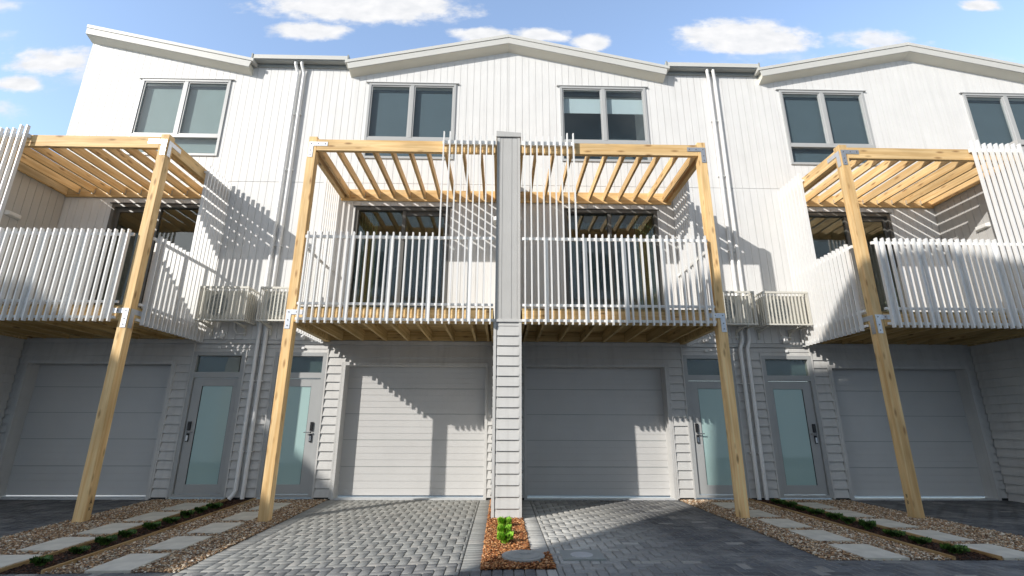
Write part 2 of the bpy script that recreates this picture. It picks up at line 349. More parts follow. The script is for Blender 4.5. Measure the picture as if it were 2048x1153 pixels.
pavers('shared_lane_paving', [(-9.6, -.46, -5.6, -4.2, 'h'), (.44, 9.6, -5.6, -4.2, 'h'), (-.46, .44, -5.6, -4.75, 'h'), (-.46, .44, -4.75, -4.5, 'sy')], (.12, .124, .132))

# stones -------------------------------------------------------------
OCT_V = np.array([[1,0,0],[-1,0,0],[0,1,0],[0,-1,0],[0,0,1],[0,0,-1],[.6,.6,.5],[-.6,.6,.5],[-.6,-.6,.5],[.6,-.6,.5]], float)
OCT_F = np.array([[4,0,6],[4,6,2],[4,2,7],[4,7,1],[4,1,8],[4,8,3],[4,3,9],[4,9,0],[0,5,2],[0,2,6],[2,5,1],[2,1,7],[1,5,3],[1,3,8],[3,5,0],[3,0,9]])
def scatter(name, P, size, flat, palette, mat, label, cat='gravel', zj=.012):
    n = len(P); s = size*rng.uniform(.6, 1.45, n)
    V = OCT_V[None]*s[:, None, None]*rng.uniform(.75, 1.25, (n, 10, 1)); V[:, :, 0] *= rng.uniform(.9, 1.5, n)[:, None]; V[:, :, 2] *= flat
    th = rng.uniform(0, 6.283, n); ph = rng.normal(0, .5, n)
    c, s_ = np.cos(ph)[:, None], np.sin(ph)[:, None]; y, z = V[:, :, 1].copy(), V[:, :, 2].copy(); V[:, :, 1] = y*c-z*s_; V[:, :, 2] = y*s_+z*c
    c, s_ = np.cos(th)[:, None], np.sin(th)[:, None]; x, y = V[:, :, 0].copy(), V[:, :, 1].copy(); V[:, :, 0] = x*c-y*s_; V[:, :, 1] = x*s_+y*c
    V[:, :, 0] += P[:, :1]; V[:, :, 1] += P[:, 1:2]; V[:, :, 2] += (gz(P[:, 0], P[:, 1])+P[:, 2]+rng.uniform(-.3, 1, n)*zj)[:, None]
    F = (np.arange(n)[:, None, None]*10+OCT_F[None]).reshape(-1, 3)
    pal = np.array(palette); col = pal[rng.integers(0, len(pal), n)]*rng.uniform(.7, 1.25, (n, 1))
    return rawmesh(name, V.reshape(-1, 3), F, mat, np.repeat(col, 10, 0), 'stuff', label, cat)
ROWS = [(-4.2, -3.6), (-3.42, -2.82), (-2.63, -2.03), (-1.84, -1.24), (-1.05, -.45)]
COLS = [(-5.47, -5.02), (-4.09, -3.66), (3.58, 4.02), (4.99, 5.44)]
def strip_points(x0, x1, tx0, tx1, dens):
    n = int((x1-x0)*4.2*dens); P = np.stack([rng.uniform(x0, x1, n), rng.uniform(-4.2, -.03, n), np.zeros(n)], -1)
    k = ~((P[:, 0] > tx0) & (P[:, 0] < tx1))
    for a, b_ in COLS:
        for c, d in ROWS: k &= ~((P[:, 0] > a+.006) & (P[:, 0] < b_-.006) & (P[:, 1] > c+.006) & (P[:, 1] < d-.006))
    return P[k]
GP = [(.62,.44,.27),(.46,.29,.16),(.30,.19,.11),(.74,.62,.46),(.56,.34,.19),(.38,.29,.21),(.85,.77,.64),(.20,.12,.07)]
TL, TR = (-4.93, -4.48), (4.47, 4.95)
sheet('gravel_bed', -6.28, -3.2, -4.2, .0, -.004, 'sub', kind='structure'); sheet('gravel_bed_right', 3.18, 6.28, -4.2, 0, -.004, 'sub', kind='structure')
scatter('gravel', np.concatenate([strip_points(-6.28, -3.2, *TL, 3400), strip_points(3.18, 6.28, *TR, 3400)]), .0105, .65, GP, 'stone', 'brown and tan river gravel around the stepping slabs')
def rp(x0, x1, y0, y1, dens):
    n = int((x1-x0)*(y1-y0)*dens); return np.stack([rng.uniform(x0, x1, n), rng.uniform(y0, y1, n), np.zeros(n)], -1)
sheet('planting_soil', TL[0]+.02, TL[1]-.02, -4.2, -.03, .004, 'soil', kind='structure'); sheet('planting_soil_right', TR[0]+.02, TR[1]-.02, -4.2, -.03, .004, 'soil', kind='structure')
scatter('mulch', np.concatenate([rp(TL[0]+.02, TL[1]-.02, -4.2, -.05, 3500), rp(TR[0]+.02, TR[1]-.02, -4.2, -.05, 3500)]), .010, .35,
        [(.10,.045,.025),(.06,.03,.02),(.15,.07,.04),(.04,.025,.018)], 'bark', 'dark brown mulch between the timber edgings', 'mulch')
sheet('bark_bed', -.27, .235, -4.48, -.02, -.002, 'barkbed', kind='structure'); sheet('bark_bed_corner', .235, .44, -4.48, -3.92, -.002, 'barkbed', kind='structure')
BP = np.concatenate([rp(-.265, .235, -4.48, -1.93, 6500), rp(.235, .43, -4.48, -3.93, 6500), rp(-.265, -.225, -1.93, -.05, 6500)])
BP = BP[np.hypot(BP[:, 0]-.145, BP[:, 1]+4.12) > .21]
scatter('bark_chips', BP, .012, .3, [(.50,.20,.07),(.62,.30,.12),(.36,.13,.05),(.70,.40,.20),(.22,.08,.03)], 'bark', 'orange bark chips in the bed at the foot of the grey wall', 'bark mulch', .022)
rep = lambda n: ['front', 'second', 'third', 'fourth', 'fifth', 'sixth', 'seventh', 'eighth', 'ninth', 'tenth'][n]

CN = ['far left column beside the left outer driveway', 'column just left of the lit driveway', 'column just right of the shaded centre driveway', 'far right column beside the right outer driveway']
for ci, (a, b_) in enumerate(COLS):
    for ri, (c, d) in enumerate(ROWS):
        z = float(gz((a+b_)/2, (c+d)/2)); mb = MB()
        mb.box(a, b_, c, d, -.04, .022); mb.v = [(x, y, zz+float(gz(x, y))) for x, y, zz in mb.v]
        o = mb.build('stepping_slab', 'slab', bevel=.003, origin=((a+b_)/2, (c+d)/2, z))
        tag(o, ('pale concrete stepping slab nearest the lane, ' if ri == 0 else 'pale concrete stepping slab, %s from the lane, ' % rep(ri))+CN[ci], 'paving slab', 'stepping slabs in the gravel strips')
for x, lab in ((TL[0], 'left timber edging board of the left planting strip'), (TL[1], 'right timber edging board of the left planting strip'),
               (TR[0], 'left timber edging board of the right planting strip'), (TR[1], 'right timber edging board of the right planting strip')):
    mb = MB()
    mb.box(x-.012, x+.012, -4.21, -.02, -.05, .035); mb.v = [(a, b_, c+float(gz(a, b_))) for a, b_, c in mb.v]
    tag(mb.build('timber_edging', 'edge', origin=(x, -2.1, 0)), lab, 'garden edging', 'timber edgings of the planting strips')

# plants ---------------------------------------------------------------
def tuft(name, x, y, r, h, n, cols, label, group, wide=.006):
    z = float(gz(x, y)); V = []; F = []; C = []
    for i in range(n):
        th = random.uniform(0, 6.283); rr = r*math.sqrt(random.random())*.55; bx, by = rr*math.cos(th), rr*math.sin(th)
        lean = random.uniform(.25, 1.0)*r; hh = h*random.uniform(.55, 1.1); w = wide*random.uniform(.7, 1.3); px, py = -math.sin(th)*w, math.cos(th)*w
        ox, oy = math.cos(th), math.sin(th); k = len(V)
        V += [(bx-px, by-py, 0), (bx+px, by+py, 0), (bx+ox*lean*.45+px, by+oy*lean*.45+py, hh*.7), (bx+ox*lean*.45-px, by+oy*lean*.45-py, hh*.7), (bx+ox*lean, by+oy*lean, hh*random.uniform(.75, 1.05)), (bx+ox*lean, by+oy*lean, hh*.7)]
        F += [(k, k+1, k+2, k+3), (k+3, k+2, k+4, k+5)]; c = random.choice(cols); s = random.uniform(.7, 1.3); C += [(c[0]*s, c[1]*s, c[2]*s)]*6
    o = rawmesh(name, V, F, 'leaf', np.array(C)); o.location = (x, y, z+.005)
    return tag(o, label, 'plant', group)
dg = [(.06, .13, .025), (.09, .19, .04), (.04, .08, .02), (.14, .25, .05)]
LY = [-3.95, -3.5, -3.15, -2.78, -2.35, -1.95, -1.6, -1.25, -.9]
for i, y in enumerate(LY):
    tuft('small_shrub', -4.72+random.uniform(-.02, .02), y, random.uniform(.06, .08), random.uniform(.06, .10), 800, dg,
         'low dark green shrub in the left planting strip, '+('nearest the lane' if i == 0 else rep(i)+' from the lane' if i < 8 else 'the one nearest the house'), 'low shrubs in the planting strips', .0042)
RY = [-3.95, -3.5, -3.12, -2.7, -2.33, -1.98, -1.55, -1.2, -.85, -.5]
for i, y in enumerate(RY):
    tuft('small_shrub', 4.73+random.uniform(-.03, .03), y, random.uniform(.06, .085), random.uniform(.06, .11), 800, dg,
         'low dark green shrub in the right planting strip, '+('nearest the lane' if i == 0 else rep(i)+' from the lane' if i < 9 else 'the one nearest the house'), 'low shrubs in the planting strips', .0042)
lg = [(.22, .50, .03), (.30, .62, .05), (.15, .38, .02), (.40, .66, .08)]
for y, l in ((-2.55, 'bright lime green tuft of grass nearest the grey wall foot'), (-3.05, 'bright lime green tuft of grass in the middle of the bark bed'), (-3.5, 'bright lime green tuft of grass nearest the round drain cover')):
    tuft('grass_tuft', -.03, y, .065, .12, 1100, lg, l, 'lime green tufts in the bark bed', .0028)

# covers
mb = MB(); mb.tube([(.145, -4.12, -.05), (.145, -4.12, .035)], .215, 40); mb.tube([(.145, -4.12, .035), (.145, -4.12, .04)], .17, 36); mb.box(.12, .22, -4.12, -4.05, .04, .048)
tag(mb.build('drain_cover', 'concrete', bevel=.002, origin=(.145, -4.12, 0)), 'round grey concrete drain cover set in the orange bark', 'drain cover')
t_ = thing('access_cover', 'square grey access plate with a pale round lid in the paving', 'access cover', (.75, -4.01, 0))
MB().box(.54, .96, -4.2, -3.83, -.03, .016).build('surround', 'gutter', t_, bevel=.002, origin=(.75, -4.01, 0))
mb = MB(); mb.tube([(.745, -4.05, .010), (.745, -4.05, .022)], .115, 32); mb.build('lid', 'alu', t_, origin=(.745, -4.05, .006))

# ------------------------------------------------------------------ townhouses
LL = 4.7623
def gable(d):   # height of the soffit over the wall, d metres from the ridge line
    return 9.86-.217*abs(d) if abs(d) < 3.63 else 9.30
def strips(mb, a0, a1, z0, ztop, holes, pitch, gap, f0, f1, joint=None, phase=0):
    """vertical boards a0..a1 in local u, between depths f0 (front) and f1"""
    k0 = math.floor((a0-phase)/pitch); x = phase+k0*pitch
    while x < a1-1e-6:
        b0, b1 = max(a0, x+gap/2), min(a1, x+pitch-gap/2); x += pitch
        if b1-b0 < .004: continue
        cuts = sorted({b0, b1}|{h for H in holes for h in H[:2] if b0 < h < b1}|({3.63} if b0 < 3.63 < b1 else set()))
        for c, d in zip(cuts, cuts[1:]):
            m = (c+d)/2; hs = sorted([(H[2], H[3]) for H in holes if H[0] < m < H[1]]); z = z0; segs = []
            for ha, hb in hs:
                if ha > z: segs.append((z, ha))
                z = hb
            segs.append((z, None))
            for za, zb in segs:
                parts = [(za, zb)]
                if joint and za < joint and (zb is None or zb > joint): parts = [(za, joint-.006), (joint+.006, zb)]
                for p, q_ in parts:
                    if q_ is None: mb.box(c, d, f0, f1, p, 0, zt=(ztop(c+1e-5), ztop(d-1e-5)))
                    else: mb.box(c, d, f0, f1, p, q_)
def claps(mb, a0, a1, z0, z1, holes, P=.158, thk=.030):
    """lapped weatherboards; mb maps (u, y, z) with y = 0 the wall face, negative outwards"""
    z = z0
    while z < z1-.01:
        zt = min(z+P, z1)
        cuts = sorted({a0, a1}|{h for H in holes for h in H[:2] if a0 < h < a1})
        for c, d in zip(cuts, cuts[1:]):
            m = (c+d)/2; top, bot = zt, z
            for H in holes:
                if H[0] < m < H[1]:
                    if H[3] >= top-1e-6: top = bot
                    else: bot = max(bot, H[3])
            if top-bot < .01: continue
            yb = -.006-thk*(zt-bot)/P; yt = -.006-thk*(zt-top)/P
            mb.add([(c, yb, bot), (d, yb, bot), (d, yt, top), (c, yt, top), (c, .01, bot), (d, .01, bot)], [(0, 1, 2, 3), (4, 5, 1, 0)])
        z += P
GAR = (.348, 3.153, -.1, 2.47); DOOR = (3.485, 4.477, -.1, 2.654); SLD = (1.215, 3.22, 3.12, 5.765); WIN = (1.194, 3.19, 6.926, 8.878)
def house(X0, s, label, uid):
    T = thing('townhouse', label, 'house', (X0+s*2.4, 0, 0), 'terrace of white townhouses')
    mp = lambda u, y, z: (X0+s*u, y, z)
    B = lambda: MB(mp)
    O = lambda u, y, z: (X0+s*u, y, z)
    u0 = -.15 if uid == 'A' else 0
    # upper cladding
    mb = B(); strips(mb, u0, LL, 2.9, gable, [SLD, WIN], .155, .0065, -.014, .0, joint=6.33, phase=.02)
    strips(mb, u0, LL, 2.9, gable, [SLD, WIN], 10, 0, .0, .05, phase=-3)
    mb.build('upper_wall', 'white', T)
    # lower weatherboards
    mb = B(); claps(mb, .0, LL, .04, 2.80, [GAR, DOOR])
    strips(mb, 0, LL, -.1, lambda u: 2.9, [GAR, DOOR], 10, 0, .004, .05, phase=-3)
    mb.build('lower_wall', 'grey', T)
    B().box(.0, LL, -.036, .0, 2.815, 2.885).build('flashing', 'grey', T)
    for a, b_ in ((.01, .345), (3.156, 3.48), (4.48, LL)): B().box(a, b_, -.004, .02, -.3, .04).build('plinth', 'plinth', T)
    # corner and edge trims of the lower wall
    mb = B()
    for a in (3.19-.035, 3.455): mb.box(a, a+.028, -.038, -.0, .02, 2.815 if a > 3.3 else 2.47)
    mb.box(4.479, 4.505, -.038, 0, .02, 2.7)
    mb.build('edge_trim', 'grey', T)
    # garage
    g = B(); g.box(.348, .40, -.04, .24, .0, 2.47); g.box(3.10, 3.153, -.04, .24, .0, 2.47); g.box(.40, 3.10, -.04, .24, 2.41, 2.47)
    go = g.build('garage_frame', 'grey', T, bevel=.003)
    g = B(); z = .045; i = 0; y = .215
    rows = [.045, .55, 1.03, 1.51, 1.99, 2.41]
    for a, b_ in zip(rows, rows[1:]):
        n = 4; h = (b_-a-.008)/n
        for k in range(n):
            zz = a+k*h
            g.box(.40, 3.10, y, y+.04, zz+(.005 if k == 0 else .003), zz+h-(.006 if k == n-1 else .003))
        pass
    g.box(.40, 3.10, y+.007, y+.045, .045, 2.41)
    GD = g.build('garage_door', 'garage', T)
    for a in rows[1:5]: B().box(.41, 3.09, y+.001, y+.009, a-.0055, a+.0045).build('section_seal', 'gutter', GD)
    B().box(.40, 3.10, -.02, .24, -.02, .022).build('threshold', 'alu', T)
    # front door
    d = B(); a, b_ = 3.485, 4.477
    d.box(a, a+.07, -.035, .08, .04, 2.654); d.box(b_-.07, b_, -.035, .08, .04, 2.654); d.box(a+.07, b_-.07, -.035, .08, 2.58, 2.654); d.box(a+.07, b_-.07, -.030, .08, 2.16, 2.265); d.box(a+.07, b_-.07, -.03, .08, .04, .085)
    D = d.build('front_door', 'frame', T, bevel=.003)
    d = B(); lo, hi, l0, l1 = a+.078, b_-.078, .092, 2.152
    d.box(lo, 3.73, .0, .05, l0, l1); d.box(4.313, hi, .0, .05, l0, l1); d.box(3.73, 4.313, .0, .05, l0, .254); d.box(3.73, 4.313, .0, .05, 2.004, l1)
    d.build('door_leaf', 'frame', D, bevel=.002)
    d = B(); d.box(lo-.006, lo-.002, .03, .08, l0, l1); d.build('door_seal', 'black', D)
    B().box(3.725, 4.318, .018, .03, .25, 2.008).build('frosted_glass', 'frost', D)
    d = B(); d.box(3.725, 3.737, .008, .018, .25, 2.008); d.box(4.306, 4.318, .008, .018, .25, 2.008); d.build('glass_seal', 'black', D)
    B().box(a+.07, b_-.07, .02, .03, 2.265, 2.58).build('transom_pane', 'glassd', D)
    B().box(a+.06, b_-.06, .09, .10, 2.2, 2.62).build('transom_backing', 'blindg', D)
    d = B(); d.box(3.605, 3.66, -.03, .0, 1.19, 1.35); d.box(3.612, 3.655, -.028, .0, .99, 1.14); d.tube([(3.633, -.03, 1.165), (3.633, -.06, 1.165)], .014)
    K = d.build('door_lock', 'black', D, bevel=.006)
    d = B(); d.tube([(3.633, -.058, 1.165), (3.75, -.062, 1.165)], .010); d.build('door_handle', 'chrome', D, smooth=True)
    d = B(); d.box(3.617, 3.65, -.031, -.027, 1.005, 1.10); d.build('lock_plate', 'chrome', D)
    # top window
    a, b_, c, e = WIN; w = B(); f = .055
    w.box(a, a+f, -.045, .06, c, e); w.box(b_-f, b_, -.045, .06, c, e); w.box(a+f, b_-f, -.045, .06, e-f, e); w.box(a+f, b_-f, -.045, .06, c, c+f)
    w.box(a+f, b_-f, -.040, .06, 7.375, 7.455); w.box(2.155, 2.24, -.042, .06, 7.455, e-f)
    w.box(a-.07, b_+.07, -.06, -.0, e+.002, e+.018)
    Wn = w.build('window', 'wframe', T, bevel=.003)
    for p in ((a+f, 2.155, 7.455, e-f), (2.24, b_-f, 7.455, e-f), (a+f, b_-f, c+f, 7.375)):
        B().box(p[0]+.006, p[1]-.006, .0, .008, p[2]+.006, p[3]-.006).build('pane', 'glass', Wn)
        if p[2] > 7.4:
            q = B(); x0, x1, z0, z1 = p   # sash inside the frame
            q.box(x0, x0+.028, -.025, .02, z0, z1); q.box(x1-.028, x1, -.025, .02, z0, z1); q.box(x0+.028, x1-.028, -.025, .02, z0, z0+.028); q.box(x0+.028, x1-.028, -.025, .02, z1-.028, z1)
            q.build('sash', 'wframe', Wn)
    if uid == 'C':
        B().box(a+.02, b_-.02, .12, .125, 8.27, 8.66).build('blind', 'blindw', Wn); B().box(a, b_, .10, .16, 8.74, 8.84).build('blind_roll', 'blindg', Wn)
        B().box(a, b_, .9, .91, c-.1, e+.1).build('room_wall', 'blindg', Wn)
    else:
        B().box(a-.05, b_+.05, .09, .095, c-.05, e-.09).build('blind', 'blindl' if uid == 'A' else 'blindg', Wn)
        B().box(a, b_, .075, .13, e-.16, e-.1).build('blind_roll', 'blindg', Wn)
    # sliding door
    a, b_, c, e = SLD; w = B(); f = .07
    w.box(a, a+f, -.03, .10, c, e); w.box(b_-f, b_, -.03, .10, c, e); w.box(a+f, b_-f, -.03, .10, e-f, e); w.box(a+f, b_-f, -.03, .10, c, c+.05); w.box(2.155, 2.225, .0, .09, c+.05, e-f)
    w.box(a-.04, b_+.04, -.05, 0, e+.002, e+.02)
    S = w.build('sliding_door', 'dark', T, bevel=.003)
    B().box(a+f, 2.155, .06, .068, c+.05, e-f).build('pane', 'glassd', S); B().box(2.225, b_-f, .03, .038, c+.05, e-f).build('pane', 'glassd', S)
    q = B(); x0, x1 = a+f, 2.155
    if uid != 'C': q.box(x0, x0+.06, .04, .08, c+.05, e-f); q.box(x0+.06, x1, .04, .08, e-f-.09, e-f); q.build('slider_leaf', 'dark', S)
    q = B()
    for k in range(14):
        uu_ = 2.78+k*.028; q.box(uu_, uu_+.02, .18+.02*(k % 2), .2+.02*(k % 2), c, e-.05)
    if uid in 'BC': q.build('curtain', 'curtain', S)
    # rooms behind the glass
    q = B(); q.box(.3, 4.6, .2, .22, 2.6, 2.6+.01)
    q.add([(.25, .06, 3.1), (4.7, .06, 3.1), (4.7, 4.5, 3.1), (.25, 4.5, 3.1), (.25, .06, 5.9), (4.7, .06, 5.9), (4.7, 4.5, 5.9), (.25, 4.5, 5.9)], [(0, 1, 2, 3), (4, 5, 6, 7), (2, 3, 7, 6), (0, 3, 7, 4), (1, 2, 6, 5)])
    q.build('room_interior', 'interior', T)
    # roof, soffit, fascia
    e0 = 3.63; r = B(); zb = lambda u: 9.885-.217*abs(u)
    ua = -.19 if uid == 'A' else 0
    zz = lambda u, o: (zb(0)-.217*max(u, -1)+o) if u >= 0 else zb(0)-.217*u+o
    r = B()   # boxed soffit wedge
    v = []
    for u in (ua, e0):
        v += [(u, -.215, zz(u, 0)), (u, .02, zz(u, -.085)), (u, .02, zz(u, .12)), (u, -.215, zz(u, .12))]
    r.add(v, [(0, 1, 5, 4), (1, 2, 6, 5), (2, 3, 7, 6), (3, 0, 4, 7), (0, 3, 2, 1), (4, 5, 6, 7)]); RF = r.build('soffit', 'soffit', T)
    r = B(); r.prism([(ua, zz(ua, .002)), (e0+.012, zz(e0, 0)), (e0+.05, zz(e0, .15)), (ua, zz(ua, .155))], -.235, -.216); r.build('barge_board', 'barge', T, bevel=.003)
    r = B(); r.prism([(ua-.0, zz(ua, .158)), (e0+.10, zz(e0+.06, .16)), (e0+.10, zz(e0+.06, .235)), (ua, zz(ua, .245))], -.25, 10); r.build('roof', 'roof', T, bevel=.004)
    r = B(); r.box(e0+.12, LL, -.04, 10, 9.428, 9.445); r.build('roof', 'roof', T)
    # gutter across the valley
    g = B(); g.prismx([(-.21, 9.44), (-.215, 9.36), (-.19, 9.325), (-.07, 9.325), (-.055, 9.36), (-.055, 9.44)], e0+.02, LL); G_ = g.build('gutter', 'gutter', T)
    B().box(e0+.02, LL, -.219, -.2155, 9.345, 9.45).build('gutter_lip', 'roof', G_)
    B().box(e0+.03, e0+.06, -.235, -.19, 9.335, 9.47).build('gutter_end', 'gutter', G_)
    B().box(e0+.0, LL, -.05, -.016, 9.25, 9.425).build('fascia', 'gutter', T)
    # downpipe
    ub = LL-.075 if uid != 'D' else LL-.105
    if uid in 'AC': ub = LL-.075
    mid = LL-.07
    dx = .055*s
    p = MB(); X = X0+s*mid
    lowoff = -.075 if uid in 'CDE' else 0.0
    pts = [(X-.05, -.14, 9.34), (X-.05, -.14, 9.27), (X-.042, -.13, 9.23), (X-.008, -.085, 9.10), (X, -.075, 9.05)]
    if lowoff: pts += [(X, -.075, 2.98), (X-.006, -.08, 2.94), (X+lowoff+.006, -.095, 2.78), (X+lowoff, -.1, 2.74), (X+lowoff, -.1, .02)]
    else: pts += [(X, -.075, .30), (X, -.08, .02)] if uid != 'A' else [(X, -.075, .16), (X-.03, -.10, .08), (X-.07, -.13, .02)]
    p.tube(pts, .036, 16); DP = p.build('downpipe', 'pvc', T, smooth=True)
    c = MB()
    for zc in (8.0, 6.6, 4.85, 3.5, 2.1, .82):
        xx = X+(lowoff if zc < 2.8 else 0); c.box(xx-.05, xx+.05, -.085, .0, zc-.008, zc+.008)
    c.build('pipe_bracket', 'pvc', DP)
    # wall vent
    p = B(); p.tube([(3.97, -.0, 2.99), (3.97, -.09, 2.99)], .055, 14); p.tube([(3.97, -.06, 2.99), (3.97, -.09, 2.93), (3.97, -.10, 2.90)], [.045, .05, .05], 14)
    p.build('wall_vent', 'pvc', T, smooth=True)
    p = B(); p.box(3.93, 3.985, -.055, -.036, 2.715, 2.76); p.build('door_sensor', 'pvc', T, bevel=.006)
    # ---------------- balcony
    F = -1.92
    q = B(); q.box(.235, 3.39, F, F+.09, 2.86, 3.085); q.box(3.45, 3.54, F+.145, -.02, 2.86, 3.085); q.box(.235, 3.45, -.06, -.02, 2.90, 3.085); q.box(.235, .28, F+.09, -.06, 2.86, 3.085)
    DK = q.build('balcony_deck', 'deckX', T, bevel=.003)
    for k, uu_ in enumerate((.35, .60, 1.04, 1.48, 1.92, 2.36, 2.8, 3.22)):
        B().box(uu_-.022, uu_+.022, F+.09, -.06, 2.885, 3.08).build('joist', 'deckY', DK)
    q = B()
    for y in np.arange(F+.01, -.1, .145): q.box(.23, 3.53, y, y+.139, 3.088, 3.115)
    q.build('decking', 'deckX', DK)
    # front face board, lighter
    B().box(.30, 3.38, F-.003, F+.0, 2.872, 3.075).build('face_board', 'pineX', DK)
    # post
    ztop = 6.22; zb_ = float(gz(X0+s*3.47, -1.92))-.02
    P_ = B().box(3.3955, 3.5405, F, F+.145, zb_, ztop).build('post', 'pineZ', T, bevel=.005, origin=O(3.47, F+.07, 0))
    for zt, h in ((6.11, .30), (3.06, .31)):
        q = B(); q.prism([(3.20, zt), (3.525, zt), (3.525, zt-h), (3.445, zt-h), (3.445, zt-.08), (3.20, zt-.08)], F-.009, F-.003); q.build('bracket', 'galv', P_)
        q = B(); q.add([(3.543+dx_, y_, z_) for dx_ in (0, .006) for y_, z_ in ((F+.34, zt), (F+.02, zt), (F+.02, zt-h), (F+.10, zt-h), (F+.10, zt-.08), (F+.34, zt-.08))], [(0, 1, 2, 3, 4, 5), (11, 10, 9, 8, 7, 6)]+[(i, i+6, (i+1) % 6+6, (i+1) % 6) for i in range(6)])
        q.build('bracket', 'galv', P_)
        q = B()
        for bu, bz in ((3.485, zt-.04), (3.36, zt-.04), (3.24, zt-.04), (3.485, zt-.17), (3.485, zt-.26)): q.tube([(bu, F-.009, bz), (bu, F-.015, bz)], .010, 6)
        q.build('bolt', 'dark', P_)
    # pergola
    q = B(); q.box(.235, 3.393, F, F+.07, 5.945, 6.165); PG = q.build('pergola', 'pineX', T, bevel=.004)
    B().box(3.45, 3.54, F+.147, -.065, 5.94, 6.16).build('side_beam', 'pineY', PG, bevel=.004)
    B().box(.215, .26, F+.07, -.065, 5.92, 6.16).build('side_beam', 'pineY', PG, bevel=.004)
    B().box(.215, 3.54, -.063, -.018, 5.90, 6.155).build('ledger', 'pineX', PG, bevel=.004)
    B().box(3.35, 3.395, F+.07, -.065, 5.965, 6.118).build('joist', 'pineY', PG)
    for k in range(9):
        uu_ = 3.05-.32*k; B().box(uu_-.022, uu_+.022, F+.07, -.065, 5.965, 6.118).build('joist', 'pineY', PG)
        if k % 1 == 0:
            h_ = B(); h_.box(uu_-.026, uu_+.026, -.10, -.066, 5.96, 6.06).build('joist_hanger', 'galv', PG)
    # front balustrade and tall screen
    SY = -2.0; q = B()
    for i in range(29):
        uu_ = .28+.108*i
        if i <= 8: continue
        q.box(uu_-.011, uu_+.011, SY-.028, SY+.030, 2.83, 4.37)
    q.box(.235, 3.36, SY+.03, SY+.06, 4.275, 4.325); q.box(.235, 3.36, SY+.03, SY+.06, 3.135, 3.175); q.box(.235, 3.36, SY+.03, SY+.06, 2.885, 2.925)
    BL = q.build('balustrade', 'slat', T)
    for uu_ in (.62, 1.27, 1.92, 2.57, 3.2): B().box(uu_-.006, uu_+.044, SY+.028, SY+.076, 2.88, 4.275).build('baluster_post', 'slat', BL)
    q = B()
    for i in range(9):
        uu_ = .28+.108*i; q.box(uu_-.011, uu_+.011, SY-.028, SY+.030, 2.83, 6.235 if i < 7 else 6.30)
    q.box(.235, 1.17, SY+.03, SY+.07, 6.085, 6.155)
    q.build('privacy_screen', 'slat', T)
    # side balustrade and screen
    q = B(); n = 17
    for i in range(n):
        y = -.07-.108*i
        if y < -1.72: continue
        if i >= 8: q.box(3.572, 3.630, y-.011, y+.011, 2.83, 4.37)
    q.box(3.545, 3.572, -1.78, -.02, 4.275, 4.325); q.box(3.545, 3.572, -1.78, -.02, 3.135, 3.175); q.box(3.545, 3.572, -1.78, -.02, 2.885, 2.925)
    SB = q.build('side_balustrade', 'slat', T)
    for y in (-.35, -1.0, -1.62): B().box(3.50, 3.545, y-.025, y+.025, 2.9, 4.275).build('baluster_post', 'slat', SB)
    q = B()
    for i in range(8): y = -.07-.108*i; q.box(3.572, 3.630, y-.011, y+.011, 2.83, 6.25)
    q.box(3.545, 3.572, -.86, -.02, 6.06, 6.10)
    q.build('side_screen', 'slat', T)
    if uid in 'AD':
        for ch, zc in (('A', .26), ('K', .17)) if uid == 'A' else (('8', .30), ('8', .21)):
            cu = bpy.data.curves.new('stamp', 'FONT'); cu.body = ch; cu.size = .07; cu.extrude = .0004; cu.align_x = 'CENTER'; cu.materials.append(MT['ink'])
            tmp = bpy.data.objects.new('tmp', cu); COL.objects.link(tmp); bpy.context.view_layer.update()
            me = bpy.data.meshes.new_from_object(tmp.evaluated_get(bpy.context.evaluated_depsgraph_get())); bpy.data.objects.remove(tmp)
            o = bpy.data.objects.new('stamp', me); COL.objects.link(o); o.parent = P_
            if s > 0: pass
            side = 1 if uid == 'A' else -1
            o.rotation_euler = (R(90), 0, R(90)*side)
            wx = X0+s*3.5405+.001*side; o.location = Vector((wx, F+.085, zc+zb_))-Vector(P_['_w'])
    return T
house(-2*LL, 1, 'leftmost white townhouse, its roof slope rising to the open sky', 'A')
house(0, -1, 'white townhouse just left of the central grey wall, its garage door mostly sunlit', 'B')
house(0, 1, 'white townhouse just right of the central grey wall, blinds half drawn in its top window', 'C')
house(2*LL, -1, 'white townhouse with a fully shaded garage beneath the left slope of the right gable', 'D')
house(2*LL, 1, 'white townhouse cut by the right edge, only its top window and roof slope in view', 'E')
mb = MB(); mb.box(-2*LL-.17, -2*LL-.15, -.014, 10, .02, 9.9); tag(mb.build('end_wall', 'white', kind='structure'), 'white end wall of the terrace', 'wall')
del mb

